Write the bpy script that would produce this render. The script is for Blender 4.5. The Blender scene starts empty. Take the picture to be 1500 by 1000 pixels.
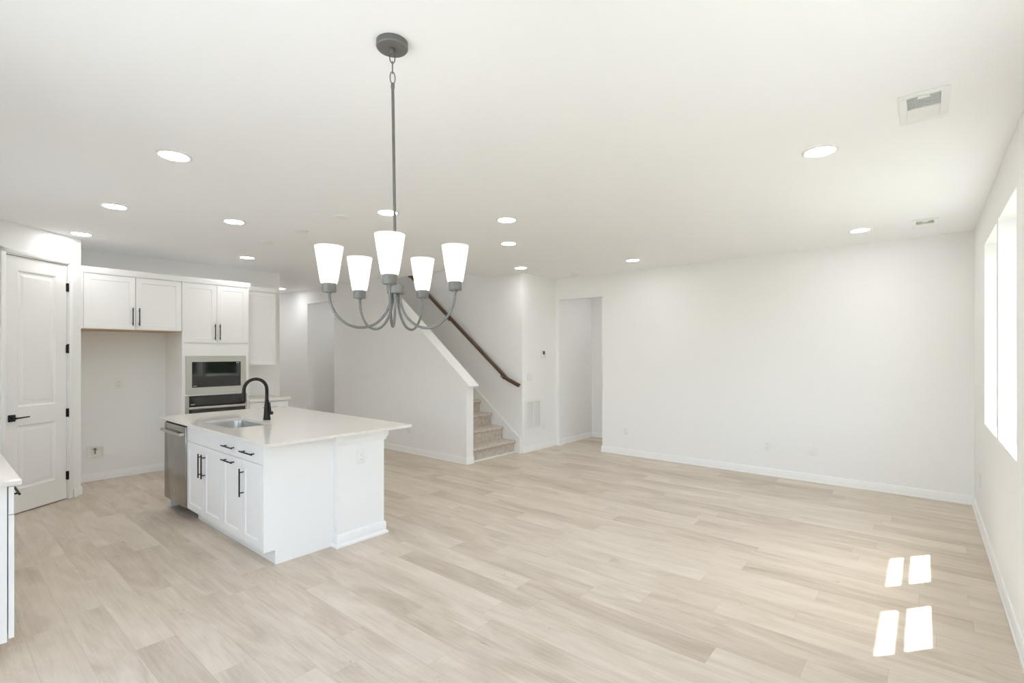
import bpy, bmesh, math, random
from mathutils import Vector, Matrix
C = bpy.context.scene.collection
S = bpy.context.scene
H = 2.743

# ---------------------------------------------------------------- camera, sky, sun, exposure
cam_data = bpy.data.cameras.new('camera')
cam = bpy.data.objects.new('camera', cam_data); C.objects.link(cam)
cam.location = (0, 0, 1.519)
cam.rotation_euler = (math.pi / 2, 0, math.radians(39.85))
cam_data.sensor_width = 36.0
cam_data.lens = 724.45 / 1500 * 36.0
cam_data.shift_y = 17.4 / 1500
cam_data.clip_start = 0.02
S.camera = cam

world = bpy.data.worlds.new('sky_world'); S.world = world
world.use_nodes = True
wn = world.node_tree.nodes; wl = world.node_tree.links
for n in list(wn): wn.remove(n)
sky = wn.new('ShaderNodeTexSky'); sky.sky_type = 'NISHITA'
sky.sun_disc = False
sky.sun_elevation = math.radians(59); sky.sun_rotation = math.radians(38)
sky.air_density = 1.0; sky.dust_density = 2.5; sky.ozone_density = 1.0
hs = wn.new('ShaderNodeHueSaturation'); hs.inputs['Saturation'].default_value = 0.70
bg = wn.new('ShaderNodeBackground'); bg.inputs['Strength'].default_value = 0.645
wo = wn.new('ShaderNodeOutputWorld')
wl.new(sky.outputs[0], hs.inputs['Color']); wl.new(hs.outputs[0], bg.inputs['Color']); wl.new(bg.outputs[0], wo.inputs[0])

SUN_DIR = Vector((-0.374, -0.47, -1.0)).normalized()          # direction the sunlight travels
sun_data = bpy.data.lights.new('sun', 'SUN'); sun_data.energy = 14.0; sun_data.angle = math.radians(0.53)
sun_data.color = (1.0, 0.98, 0.95)
sun = bpy.data.objects.new('sun', sun_data); C.objects.link(sun)
sun.location = (6, 8, 12); sun.rotation_euler = SUN_DIR.to_track_quat('-Z', 'Y').to_euler()

LENS_POWER = 30.0        # emission of the recessed lamps' lenses
SHADE_GLOW = 0.06         # glow of the lit glass shades
BULB_POWER = 6.5        # chandelier bulbs
S.view_settings.view_transform = 'Standard'
S.view_settings.look = 'None'
S.view_settings.gamma = 1.0
S.view_settings.use_curve_mapping = False
S.view_settings.exposure = 1.03
try:
    S.cycles.max_bounces = 18; S.cycles.diffuse_bounces = 14; S.cycles.glossy_bounces = 5
    S.cycles.transmission_bounces = 8; S.cycles.transparent_max_bounces = 16
    S.cycles.sample_clamp_indirect = 8.0
except Exception:
    pass

# ---------------------------------------------------------------- materials
def mat(name, color, rough=0.5, metal=0.0, spec=0.5, noise=0.0, scale=40.0, bump=0.0, stretch=None, coat=0.0, emit=None):
    m = bpy.data.materials.new(name); m.use_nodes = True
    nt = m.node_tree; b = nt.nodes['Principled BSDF']
    b.inputs['Base Color'].default_value = (*color, 1)
    b.inputs['Roughness'].default_value = rough
    b.inputs['Metallic'].default_value = metal
    b.inputs['Specular IOR Level'].default_value = spec
    if coat: b.inputs['Coat Weight'].default_value = coat
    if noise or bump:
        tc = nt.nodes.new('ShaderNodeTexCoord'); mp = nt.nodes.new('ShaderNodeMapping')
        if stretch: mp.inputs['Scale'].default_value = stretch
        nz = nt.nodes.new('ShaderNodeTexNoise'); nz.inputs['Scale'].default_value = scale; nz.inputs['Detail'].default_value = 4
        nt.links.new(tc.outputs['Object'], mp.inputs[0]); nt.links.new(mp.outputs[0], nz.inputs['Vector'])
        if noise:
            mx = nt.nodes.new('ShaderNodeMix'); mx.data_type = 'RGBA'
            mx.inputs['A'].default_value = (*[c * (1 - noise) for c in color], 1)
            mx.inputs['B'].default_value = (*[min(1, c * (1 + noise)) for c in color], 1)
            nt.links.new(nz.outputs['Fac'], mx.inputs['Factor']); nt.links.new(mx.outputs['Result'], b.inputs['Base Color'])
        if bump:
            bp = nt.nodes.new('ShaderNodeBump'); bp.inputs['Strength'].default_value = bump; bp.inputs['Distance'].default_value = 0.002
            nt.links.new(nz.outputs['Fac'], bp.inputs['Height']); nt.links.new(bp.outputs[0], b.inputs['Normal'])
    if emit:
        b.inputs['Emission Color'].default_value = (*emit[0], 1); b.inputs['Emission Strength'].default_value = emit[1]
    return m

M = {}
M['wall'] = mat('wall_paint', (0.872, 0.870, 0.864), 0.75, spec=0.25, bump=0.04, scale=180)
M['ceiling'] = mat('ceiling_paint', (0.90, 0.905, 0.91), 0.9, spec=0.1, bump=0.03, scale=150)
M['trim'] = mat('trim_paint', (0.885, 0.883, 0.877), 0.38, spec=0.4)
M['cabinet'] = mat('cabinet_paint', (0.875, 0.875, 0.871), 0.42, spec=0.4)
M['door'] = mat('door_paint', (0.87, 0.864, 0.85), 0.45, spec=0.35)
M['plate'] = mat('white_plastic', (0.84, 0.84, 0.82), 0.35)
M['plate_grey'] = mat('shaded_slot_plastic', (0.42, 0.42, 0.41), 0.5)
M['bronze'] = mat('oil_rubbed_bronze', (0.028, 0.022, 0.020), 0.42, metal=0.6, noise=0.2, scale=60)
M['black'] = mat('matte_black_metal', (0.018, 0.017, 0.017), 0.45, metal=0.3)
M['nickel'] = mat('brushed_nickel', (0.20, 0.197, 0.188), 0.50, metal=0.55, noise=0.08, scale=90, stretch=(1, 1, 6))
M['steel'] = mat('stainless_steel', (0.56, 0.545, 0.52), 0.30, metal=1.0, noise=0.05, scale=220, stretch=(1, 1, 0.03))
M['steel_dark'] = mat('slate_stainless_steel', (0.36, 0.35, 0.335), 0.22, metal=1.0, noise=0.05, scale=200, stretch=(0.03, 1, 1))
M['steel_sink'] = mat('satin_sink_steel', (0.50, 0.49, 0.47), 0.32, metal=1.0)
M['black_glass'] = mat('black_oven_glass', (0.006, 0.006, 0.007), 0.05, spec=0.6, coat=0.4)
M['dark_gap'] = mat('dark_gasket', (0.02, 0.02, 0.02), 0.7)
M['wood'] = mat('stained_handrail_wood', (0.115, 0.066, 0.040), 0.38, noise=0.35, scale=14, stretch=(3, 12, 12))
M['birch'] = mat('raw_plywood_underside', (0.55, 0.40, 0.24), 0.6, noise=0.12, scale=12, stretch=(14, 1, 1))
M['brass'] = mat('brass_valve', (0.34, 0.26, 0.20), 0.4, metal=0.8)
M['screen'] = mat('thermostat_screen', (0.10, 0.11, 0.10), 0.3)
M['vinyl'] = mat('white_window_vinyl', (0.85, 0.85, 0.84), 0.4)
M['slot'] = mat('vent_duct_grey', (0.80, 0.81, 0.80), 0.8)
M['blade'] = mat('vent_blade_grey', (0.75, 0.76, 0.75), 0.5)
M['lawn'] = mat('lawn_grass', (0.12, 0.122, 0.098), 0.9, noise=0.4, scale=3)
M['leaf'] = mat('tree_leaves', (0.045, 0.085, 0.022), 0.7, noise=0.5, scale=5)
M['bark'] = mat('tree_bark', (0.10, 0.075, 0.055), 0.9, noise=0.3, scale=15)
M['fence'] = mat('white_fence_vinyl', (0.8, 0.8, 0.79), 0.5)
M['siding'] = mat('exterior_siding', (0.62, 0.61, 0.58), 0.7)

def quartz():
    m = mat('white_quartz', (0.80, 0.775, 0.74), 0.07, spec=0.5)
    nt = m.node_tree; b = nt.nodes['Principled BSDF']
    tc = nt.nodes.new('ShaderNodeTexCoord')
    n1 = nt.nodes.new('ShaderNodeTexNoise'); n1.inputs['Scale'].default_value = 220; n1.inputs['Detail'].default_value = 2
    r = nt.nodes.new('ShaderNodeValToRGB')
    r.color_ramp.elements[0].position = 0.3; r.color_ramp.elements[0].color = (0.745, 0.705, 0.65, 1)
    r.color_ramp.elements[1].position = 0.55; r.color_ramp.elements[1].color = (0.81, 0.77, 0.72, 1)
    nt.links.new(tc.outputs['Object'], n1.inputs['Vector']); nt.links.new(n1.outputs['Fac'], r.inputs[0]); nt.links.new(r.outputs[0], b.inputs['Base Color'])
    return m
M['quartz'] = quartz()

def carpet():
    m = mat('beige_carpet', (0.5, 0.44, 0.38), 0.95, spec=0.1)
    nt = m.node_tree; b = nt.nodes['Principled BSDF']
    tc = nt.nodes.new('ShaderNodeTexCoord')
    n1 = nt.nodes.new('ShaderNodeTexNoise'); n1.inputs['Scale'].default_value = 320; n1.inputs['Detail'].default_value = 3
    n2 = nt.nodes.new('ShaderNodeTexNoise'); n2.inputs['Scale'].default_value = 22; n2.inputs['Detail'].default_value = 5
    ad = nt.nodes.new('ShaderNodeMath'); ad.operation = 'MULTIPLY_ADD'; ad.inputs[1].default_value = 0.45
    r = nt.nodes.new('ShaderNodeValToRGB')
    r.color_ramp.elements[0].position = 0.45; r.color_ramp.elements[0].color = (0.46, 0.405, 0.345, 1)
    r.color_ramp.elements[1].position = 0.95; r.color_ramp.elements[1].color = (0.66, 0.595, 0.52, 1)
    nt.links.new(tc.outputs['Object'], n1.inputs['Vector']); nt.links.new(tc.outputs['Object'], n2.inputs['Vector'])
    nt.links.new(n1.outputs['Fac'], ad.inputs[0]); nt.links.new(n2.outputs['Fac'], ad.inputs[2])
    nt.links.new(ad.outputs[0], r.inputs[0]); nt.links.new(r.outputs[0], b.inputs['Base Color'])
    bp = nt.nodes.new('ShaderNodeBump'); bp.inputs['Strength'].default_value = 0.6; bp.inputs['Distance'].default_value = 0.004
    nt.links.new(n1.outputs['Fac'], bp.inputs['Height']); nt.links.new(bp.outputs[0], b.inputs['Normal'])
    return m
M['carpet'] = carpet()

def glass():
    m = bpy.data.materials.new('clear_window_glass'); m.use_nodes = True
    nt = m.node_tree
    for n in list(nt.nodes): nt.nodes.remove(n)
    o = nt.nodes.new('ShaderNodeOutputMaterial'); mx = nt.nodes.new('ShaderNodeMixShader')
    t = nt.nodes.new('ShaderNodeBsdfTransparent'); t.inputs['Color'].default_value = (0.95, 0.97, 0.96, 1)
    g = nt.nodes.new('ShaderNodeBsdfGlossy'); g.inputs['Roughness'].default_value = 0.02
    f = nt.nodes.new('ShaderNodeLayerWeight'); f.inputs['Blend'].default_value = 0.5
    p5 = nt.nodes.new('ShaderNodeMath'); p5.operation = 'POWER'; p5.inputs[1].default_value = 5.0
    ma = nt.nodes.new('ShaderNodeMath'); ma.operation = 'MULTIPLY_ADD'; ma.inputs[1].default_value = 0.94; ma.inputs[2].default_value = 0.04
    nt.links.new(f.outputs['Facing'], p5.inputs[0]); nt.links.new(p5.outputs[0], ma.inputs[0])
    nt.links.new(ma.outputs[0], mx.inputs[0]); nt.links.new(t.outputs[0], mx.inputs[1]); nt.links.new(g.outputs[0], mx.inputs[2])
    nt.links.new(mx.outputs[0], o.inputs[0])
    return m
M['glass'] = glass()

def emitter(name, color, strength):
    m = bpy.data.materials.new(name); m.use_nodes = True
    b = m.node_tree.nodes['Principled BSDF']
    b.inputs['Base Color'].default_value = (0.9, 0.9, 0.88, 1)
    b.inputs['Emission Color'].default_value = (*color, 1); b.inputs['Emission Strength'].default_value = strength
    return m
M['lens'] = emitter('lit_led_lens', (1.0, 1.0, 1.0), LENS_POWER)
M['bulb'] = emitter('lit_bulb', (1.0, 0.97, 0.93), BULB_POWER)

def shade_glass():
    m = bpy.data.materials.new('frosted_shade_glass'); m.use_nodes = True
    nt = m.node_tree
    for n in list(nt.nodes): nt.nodes.remove(n)
    o = nt.nodes.new('ShaderNodeOutputMaterial')
    d = nt.nodes.new('ShaderNodeBsdfDiffuse'); d.inputs['Color'].default_value = (0.9, 0.89, 0.87, 1)
    t = nt.nodes.new('ShaderNodeBsdfTranslucent'); t.inputs['Color'].default_value = (0.95, 0.93, 0.9, 1)
    mx = nt.nodes.new('ShaderNodeMixShader'); mx.inputs[0].default_value = 0.5
    e = nt.nodes.new('ShaderNodeEmission'); e.inputs['Color'].default_value = (1.0, 0.97, 0.93, 1); e.inputs['Strength'].default_value = SHADE_GLOW
    ad = nt.nodes.new('ShaderNodeAddShader')
    nt.links.new(d.outputs[0], mx.inputs[1]); nt.links.new(t.outputs[0], mx.inputs[2])
    nt.links.new(mx.outputs[0], ad.inputs[0]); nt.links.new(e.outputs[0], ad.inputs[1]); nt.links.new(ad.outputs[0], o.inputs[0])
    return m
M['shade'] = shade_glass()

def plank_floor():
    m = bpy.data.materials.new('light_oak_plank_floor'); m.use_nodes = True
    nt = m.node_tree; N = nt.nodes; Lk = nt.links; b = N['Principled BSDF']
    def math_(op, a, bb=None, c=None):
        n = N.new('ShaderNodeMath'); n.operation = op
        for i, v in enumerate((a, bb, c)):
            if v is None: continue
            if isinstance(v, (int, float)): n.inputs[i].default_value = v
            else: Lk.new(v, n.inputs[i])
        return n.outputs[0]
    tc = N.new('ShaderNodeTexCoord'); sp = N.new('ShaderNodeSeparateXYZ'); Lk.new(tc.outputs['Object'], sp.inputs[0])
    x, y = sp.outputs['X'], sp.outputs['Y']
    W, LEN = 0.1755, 1.20
    yr = math_('DIVIDE', math_('SUBTRACT', y, 0.71), W)
    row = math_('FLOOR', yr); fy = math_('FRACT', yr)
    wn_ = N.new('ShaderNodeTexWhiteNoise'); wn_.noise_dimensions = '1D'; Lk.new(row, wn_.inputs['W'])
    xs = math_('ADD', math_('DIVIDE', x, LEN), wn_.outputs['Value'])
    colm = math_('FLOOR', xs); fx = math_('FRACT', xs)
    cv = N.new('ShaderNodeCombineXYZ'); Lk.new(row, cv.inputs[0]); Lk.new(colm, cv.inputs[1])
    pn = N.new('ShaderNodeTexWhiteNoise'); pn.noise_dimensions = '2D'; Lk.new(cv.outputs[0], pn.inputs['Vector'])
    rnd = pn.outputs['Value']
    # grain coordinates: shifted plank by plank
    gx = math_('ADD', x, math_('MULTIPLY', rnd, 37.0)); gy = math_('ADD', y, math_('MULTIPLY', rnd, 11.0))
    gv = N.new('ShaderNodeCombineXYZ'); Lk.new(gx, gv.inputs[0]); Lk.new(gy, gv.inputs[1])
    def noise(sx, sy, scale, detail, dist=0.0):
        mp = N.new('ShaderNodeMapping'); mp.inputs['Scale'].default_value = (sx, sy, 1); Lk.new(gv.outputs[0], mp.inputs[0])
        n = N.new('ShaderNodeTexNoise'); n.inputs['Scale'].default_value = scale; n.inputs['Detail'].default_value = detail
        n.inputs['Distortion'].default_value = dist; n.inputs['Roughness'].default_value = 0.6
        Lk.new(mp.outputs[0], n.inputs['Vector']); return n.outputs['Fac']
    broad = noise(0.7, 3.0, 1.7, 4, 1.2)
    streak = noise(1.2, 26.0, 2.2, 5, 0.6)
    fine = noise(4.0, 120.0, 2.0, 3)
    knot = noise(2.2, 5.0, 2.6, 2, 1.5)
    f1 = math_('ADD', math_('MULTIPLY', broad, 0.56), math_('MULTIPLY', streak, 0.30))
    f2 = math_('ADD', f1, math_('MULTIPLY', fine, 0.12))
    f3 = math_('ADD', f2, math_('MULTIPLY', math_('SUBTRACT', rnd, 0.5), 0.16))
    ramp = N.new('ShaderNodeValToRGB'); cr = ramp.color_ramp
    cr.elements[0].position = 0.28; cr.elements[0].color = (0.44, 0.362, 0.278, 1)
    cr.elements[1].position = 0.74; cr.elements[1].color = (0.765, 0.685, 0.588, 1)
    e = cr.elements.new(0.50); e.color = (0.62, 0.538, 0.442, 1)
    Lk.new(f3, ramp.inputs[0])
    kr = N.new('ShaderNodeValToRGB'); kr.color_ramp.elements[0].position = 0.70; kr.color_ramp.elements[0].color = (1, 1, 1, 1)
    kr.color_ramp.elements[1].position = 0.80; kr.color_ramp.elements[1].color = (0.66, 0.60, 0.55, 1); Lk.new(knot, kr.inputs[0])
    mk = N.new('ShaderNodeMix'); mk.data_type = 'RGBA'; mk.blend_type = 'MULTIPLY'; mk.inputs['Factor'].default_value = 0.7
    Lk.new(ramp.outputs[0], mk.inputs['A']); Lk.new(kr.outputs[0], mk.inputs['B'])
    # seams
    ey = math_('MINIMUM', fy, math_('SUBTRACT', 1.0, fy)); ex = math_('MINIMUM', fx, math_('SUBTRACT', 1.0, fx))
    sy = math_('LESS_THAN', ey, 0.008); sx = math_('LESS_THAN', ex, 0.0012)
    seam = math_('MULTIPLY', math_('MAXIMUM', sy, sx), 0.22)
    ms = N.new('ShaderNodeMix'); ms.data_type = 'RGBA'; Lk.new(seam, ms.inputs['Factor'])
    Lk.new(mk.outputs['Result'], ms.inputs['A']); ms.inputs['B'].default_value = (0.22, 0.17, 0.12, 1)
    Lk.new(ms.outputs['Result'], b.inputs['Base Color'])
    rr = math_('ADD', 0.34, math_('MULTIPLY', streak, 0.16)); Lk.new(rr, b.inputs['Roughness'])
    b.inputs['Specular IOR Level'].default_value = 0.45
    bp = N.new('ShaderNodeBump'); bp.inputs['Strength'].default_value = 0.12; bp.inputs['Distance'].default_value = 0.001
    Lk.new(fine, bp.inputs['Height']); Lk.new(bp.outputs[0], b.inputs['Normal'])
    return m
M['floor'] = plank_floor()

# ---------------------------------------------------------------- mesh helpers
class MB:
    """collects shapes and links them as ONE mesh object"""
    def __init__(self): self.bm = bmesh.new()
    def _merge(self, b2):
        me = bpy.data.meshes.new('tmp'); b2.to_mesh(me); b2.free(); self.bm.from_mesh(me); bpy.data.meshes.remove(me)
    def box(self, x0, x1, y0, y1, z0, z1, bevel=0.0, seg=2, only_z=False):
        b = bmesh.new(); bmesh.ops.create_cube(b, size=1)
        x0, x1 = min(x0, x1), max(x0, x1); y0, y1 = min(y0, y1), max(y0, y1); z0, z1 = min(z0, z1), max(z0, z1)
        for v in b.verts:
            v.co = Vector(((x0 + x1) / 2 + v.co.x * (x1 - x0), (y0 + y1) / 2 + v.co.y * (y1 - y0), (z0 + z1) / 2 + v.co.z * (z1 - z0)))
        if bevel > 0:
            ed = b.edges[:]
            if only_z: ed = [e for e in b.edges if abs(e.verts[0].co.z - e.verts[1].co.z) > 1e-6]
            bmesh.ops.bevel(b, geom=ed, offset=bevel, segments=seg, affect='EDGES', profile=0.5)
        self._merge(b); return self
    def obox(self, O, U, V, N, u0, u1, v0, v1, n0, n1, bevel=0.0, seg=2):
        """box in a frame: origin O, axes U (along), V (up), N (out)"""
        b = bmesh.new(); bmesh.ops.create_cube(b, size=1)
        if bevel > 0: 
            for v in b.verts: v.co = Vector((v.co.x * (u1 - u0), v.co.y * (v1 - v0), v.co.z * (n1 - n0)))
            bmesh.ops.bevel(b, geom=b.edges[:], offset=bevel, segments=seg, affect='EDGES', profile=0.5)
            for v in b.verts: v.co = Vector((v.co.x / (u1 - u0), v.co.y / (v1 - v0), v.co.z / (n1 - n0)))
        for v in b.verts:
            u = (u0 + u1) / 2 + v.co.x * (u1 - u0); w = (v0 + v1) / 2 + v.co.y * (v1 - v0); n = (n0 + n1) / 2 + v.co.z * (n1 - n0)
            v.co = O + U * u + V * w + N * n
        bmesh.ops.recalc_face_normals(b, faces=b.faces[:])
        self._merge(b); return self
    def panel(self, O, U, V, N, u0, u1, v0, v1, t, recesses, depth=0.007, slope=0.004, raise_=0.0, raise_in=0.0):
        """slab from n=-t to n=0 whose front has recessed rectangles (u0,u1,v0,v1); optional raised field inside"""
        b = bmesh.new()
        us = sorted({u0, u1, *[r[0] for r in recesses], *[r[1] for r in recesses]})
        vs = sorted({v0, v1, *[r[2] for r in recesses], *[r[3] for r in recesses]})
        P = lambda u, v, n: O + U * u + V * v + N * n
        vert = {}
        def gv(u, v, n):
            k = (round(u, 5), round(v, 5), round(n, 5))
            if k not in vert: vert[k] = b.verts.new(P(u, v, n))
            return vert[k]
        for i in range(len(us) - 1):
            for j in range(len(vs) - 1):
                cu, cv_ = (us[i] + us[i + 1]) / 2, (vs[j] + vs[j + 1]) / 2
                if any(r[0] < cu < r[1] and r[2] < cv_ < r[3] for r in recesses): continue
                b.faces.new([gv(us[i], vs[j], 0), gv(us[i + 1], vs[j], 0), gv(us[i + 1], vs[j + 1], 0), gv(us[i], vs[j + 1], 0)])
        def ring(r, n): return [gv(r[0], r[2], n), gv(r[1], r[2], n), gv(r[1], r[3], n), gv(r[0], r[3], n)]
        def bridge(a, c):
            for k in range(4): b.faces.new([a[k], a[(k + 1) % 4], c[(k + 1) % 4], c[k]])
        for r in recesses:
            a = ring(r, 0); ins = lambda d: (r[0] + d, r[1] - d, r[2] + d, r[3] - d)
            # outer ring may be split by grid lines; build own loop just inside
            c = ring(ins(slope), -depth); bridge(a, c)
            if raise_ > 0:
                d1 = ring(ins(slope + raise_in), -depth); bridge(c, d1)
                d2 = ring(ins(slope + raise_in * 2.2), -depth + raise_); bridge(d1, d2); b.faces.new(d2)
            else: b.faces.new(c)
        # sides and back
        per = [(u, v0) for u in us] + [(u1, v) for v in vs[1:]] + [(u, v1) for u in reversed(us[:-1])] + [(u0, v) for v in reversed(vs[1:-1])]
        n_ = len(per)
        for k in range(n_):
            (ua, va), (ub, vb) = per[k], per[(k + 1) % n_]
            b.faces.new([gv(ub, vb, 0), gv(ua, va, 0), gv(ua, va, -t), gv(ub, vb, -t)])
        b.faces.new([gv(u, v, -t) for (u, v) in reversed(per)])
        bmesh.ops.recalc_face_normals(b, faces=b.faces[:])
        self._merge(b); return self
    def tube(self, pts, r, seg=12, closed=False, caps=True):
        b = bmesh.new(); pts = [Vector(p) for p in pts]; n = len(pts); rings = []
        rs = r if isinstance(r, (list, tuple)) else [r] * n
        up = None
        for i, p in enumerate(pts):
            if closed: t = (pts[(i + 1) % n] - pts[i - 1]).normalized()
            else: t = (pts[min(i + 1, n - 1)] - pts[max(i - 1, 0)]).normalized()
            if up is None:
                a = Vector((0, 0, 1)) if abs(t.z) < 0.9 else Vector((1, 0, 0)); up = (a - t * a.dot(t)).normalized()
            else:
                up = (up - t * up.dot(t)).normalized()
            s = t.cross(up)
            rings.append([b.verts.new(p + (up * math.cos(2 * math.pi * k / seg) + s * math.sin(2 * math.pi * k / seg)) * rs[i]) for k in range(seg)])
        m = n if closed else n - 1
        for i in range(m):
            A, B = rings[i], rings[(i + 1) % n]
            for k in range(seg): b.faces.new([A[k], A[(k + 1) % seg], B[(k + 1) % seg], B[k]])
        if caps and not closed: b.faces.new(list(reversed(rings[0]))); b.faces.new(rings[-1])
        bmesh.ops.recalc_face_normals(b, faces=b.faces[:])
        self._merge(b); return self
    def lathe(self, prof, c=(0, 0, 0), seg=32, closed=False):
        b = bmesh.new(); rings = []
        for (r, z) in prof:
            if r < 1e-6: rings.append([b.verts.new((c[0], c[1], c[2] + z))])
            else: rings.append([b.verts.new((c[0] + r * math.cos(2 * math.pi * k / seg), c[1] + r * math.sin(2 * math.pi * k / seg), c[2] + z)) for k in range(seg)])
        pairs = list(zip(rings, rings[1:])) + ([(rings[-1], rings[0])] if closed else [])
        for A, B in pairs:
            for k in range(seg):
                k2 = (k + 1) % seg
                if len(A) == 1 and len(B) == 1: continue
                if len(A) == 1: b.faces.new([A[0], B[k2], B[k]])
                elif len(B) == 1: b.faces.new([A[k], A[k2], B[0]])
                else: b.faces.new([A[k], A[k2], B[k2], B[k]])
        bmesh.ops.recalc_face_normals(b, faces=b.faces[:])
        self._merge(b); return self
    def prism(self, poly, axis, a0, a1, bevel=0.0):
        """2D polygon extruded along an axis; poly in the other two axes in xyz order"""
        b = bmesh.new()
        def P(p, a):
            return {'x': (a, p[0], p[1]), 'y': (p[0], a, p[1]), 'z': (p[0], p[1], a)}[axis]
        A = [b.verts.new(P(p, a0)) for p in poly]; B = [b.verts.new(P(p, a1)) for p in poly]
        b.faces.new(A); b.faces.new(list(reversed(B)))
        for k in range(len(poly)): b.faces.new([A[k], B[k], B[(k + 1) % len(poly)], A[(k + 1) % len(poly)]])
        bmesh.ops.recalc_face_normals(b, faces=b.faces[:])
        if bevel: bmesh.ops.bevel(b, geom=b.edges[:], offset=bevel, segments=2, affect='EDGES')
        self._merge(b); return self
    def sweep(self, path, prof, closed_prof=True):
        """profile (d outwards to the left of the path, z) swept along a horizontal polyline with mitred corners"""
        b = bmesh.new(); path = [Vector(p) for p in path]; rings = []
        for i, p in enumerate(path):
            d0 = (p - path[i - 1]).normalized() if i > 0 else None
            d1 = (path[i + 1] - p).normalized() if i < len(path) - 1 else None
            n0 = Vector((-d0.y, d0.x)) if d0 else None; n1 = Vector((-d1.y, d1.x)) if d1 else None
            if n0 is None: n = n1
            elif n1 is None: n = n0
            else:
                n = (n0 + n1); n = n / max(0.2, n.dot(n0))
            rings.append([b.verts.new((p.x + n.x * d, p.y + n.y * d, z)) for (d, z) in prof])
        k_ = len(prof)
        for A, B in zip(rings, rings[1:]):
            for k in range(k_): b.faces.new([A[k], A[(k + 1) % k_], B[(k + 1) % k_], B[k]])
        b.faces.new(rings[0]); b.faces.new(list(reversed(rings[-1])))
        bmesh.ops.recalc_face_normals(b, faces=b.faces[:])
        self._merge(b); return self
    def build(self, name, m, parent=None, local=False, smooth=True, loc=None):
        me = bpy.data.meshes.new(name)
        base = Vector((0, 0, 0))
        if parent is not None and not local: base = world_loc(parent)
        elif loc is not None: base = Vector(loc)
        if base.length > 0: bmesh.ops.translate(self.bm, verts=self.bm.verts[:], vec=-base)
        self.bm.to_mesh(me); self.bm.free()
        me.materials.append(m)
        if smooth:
            for p in me.polygons: p.use_smooth = True
            try: me.set_sharp_from_angle(angle=math.radians(35))
            except Exception: pass
        o = bpy.data.objects.new(name, me); C.objects.link(o)
        if parent is not None: o.parent = parent
        elif loc is not None: o.location = loc
        return o

def world_loc(o):
    v = Vector((0, 0, 0))
    while o is not None: v += o.location; o = o.parent
    return v

def thing(name, label, cat, loc=(0, 0, 0), group=None, rotz=0.0):
    o = bpy.data.objects.new(name, None); C.objects.link(o); o.empty_display_size = 0.1
    o.location = loc; o.rotation_euler = (0, 0, rotz)
    o['label'] = label; o['category'] = cat
    if group: o['group'] = group
    return o
def tag(o, label, cat, group=None):
    o['label'] = label; o['category'] = cat
    if group: o['group'] = group
    return o
def struct(o): o['kind'] = 'structure'; return o
X, Y, Z = Vector((1, 0, 0)), Vector((0, 1, 0)), Vector((0, 0, 1))

# ---------------------------------------------------------------- the shell
XR, YF, XK, YS, XS = 0.38, 6.77, -7.62, 4.79, -4.70      # right wall, far wall, kitchen wall, stair wall, wall strip beside stairs
struct(MB().box(-11.2, 0.64, -0.50, 8.0, -0.10, 0.0).build('floor', M['floor'], smooth=False))
# ceiling with the stairwell opening
SX0, SX1, SY0, SY1 = -8.00, -5.445, 4.96, 5.87
c = MB()
c.box(-11.2, 0.64, -0.50, SY0, H, H + 0.25); c.box(-11.2, 0.64, SY1 + 0.02, 8.0, H, H + 0.25)
c.box(-11.2, SX0, SY0, SY1 + 0.02, H, H + 0.25); c.box(SX1, 0.64, SY0, SY1 + 0.02, H, H + 0.25)
struct(c.build('ceiling', M['ceiling'], smooth=False))

# right wall with two deep window openings
WZ0, WZ1 = 0.925, 2.42
WIN = [(4.755, 5.65), (3.79, 4.665), (1.50, 2.40), (0.50, 1.40)]     # the last two are unseen, added to brighten the near room
XO = 0.64
w = MB()
w.box(XR, XO, -0.5, 8.0, 0, WZ0); w.box(XR, XO, -0.5, 8.0, WZ1, H)
ys_ = [-0.5] + [v for a in sorted(WIN) for v in a] + [8.0]
for k in range(0, len(ys_), 2): w.box(XR, XO, ys_[k], ys_[k + 1], WZ0, WZ1)
struct(w.build('wall_right', M['wall'], smooth=False))
struct(MB().box(XO, 0.836, -0.6, 9.5, H, H + 0.16).build('trim_5', M['siding'], smooth=False))      # unseen eave soffit, placed to cut off the sun patches

def window_unit(n, y0, y1, x0, x1, z0, z1, rail):
    f = MB(); t = 0.04
    f.box(x0, x1, y0, y0 + t, z0, z1); f.box(x0, x1, y1 - t, y1, z0, z1)
    f.box(x0, x1, y0 + t, y1 - t, z0, z0 + t); f.box(x0, x1, y0 + t, y1 - t, z1 - t, z1)
    o = struct(f.build('window_%d' % n, M['vinyl'], loc=((x0 + x1) / 2, (y0 + y1) / 2, z0)))
    xm = (x0 + x1) / 2
    MB().box(x0 + 0.015, x1 - 0.01, y0 + t, y1 - t, rail - 0.02, rail + 0.02, 0.003).build('meeting_rail', M['vinyl'], o)
    MB().box(xm - 0.003, xm + 0.003, y0 + t, y1 - t, z0 + t, rail - 0.02).build('pane', M['glass'], o)
    MB().box(xm + 0.006, xm + 0.012, y0 + t, y1 - t, rail + 0.02, z1 - t).build('pane', M['glass'], o)
    MB().box(XR - 0.001, x0, y0 + 0.001, y1 - 0.001, z0 - 0.012, z0 + 0.012, 0.002).build('window_sill', M['trim'], o)
    return o
window_unit(1, *WIN[0], 0.52, 0.58, WZ0 + 0.003, WZ1, 1.745)
window_unit(2, *WIN[1], 0.52, 0.58, WZ0 + 0.003, WZ1, 1.745)
window_unit(4, *WIN[2], 0.52, 0.58, WZ0 + 0.003, WZ1, 1.745)  # this window and the next are added for more daylight, out of view
window_unit(5, *WIN[3], 0.52, 0.58, WZ0 + 0.003, WZ1, 1.745)

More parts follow.
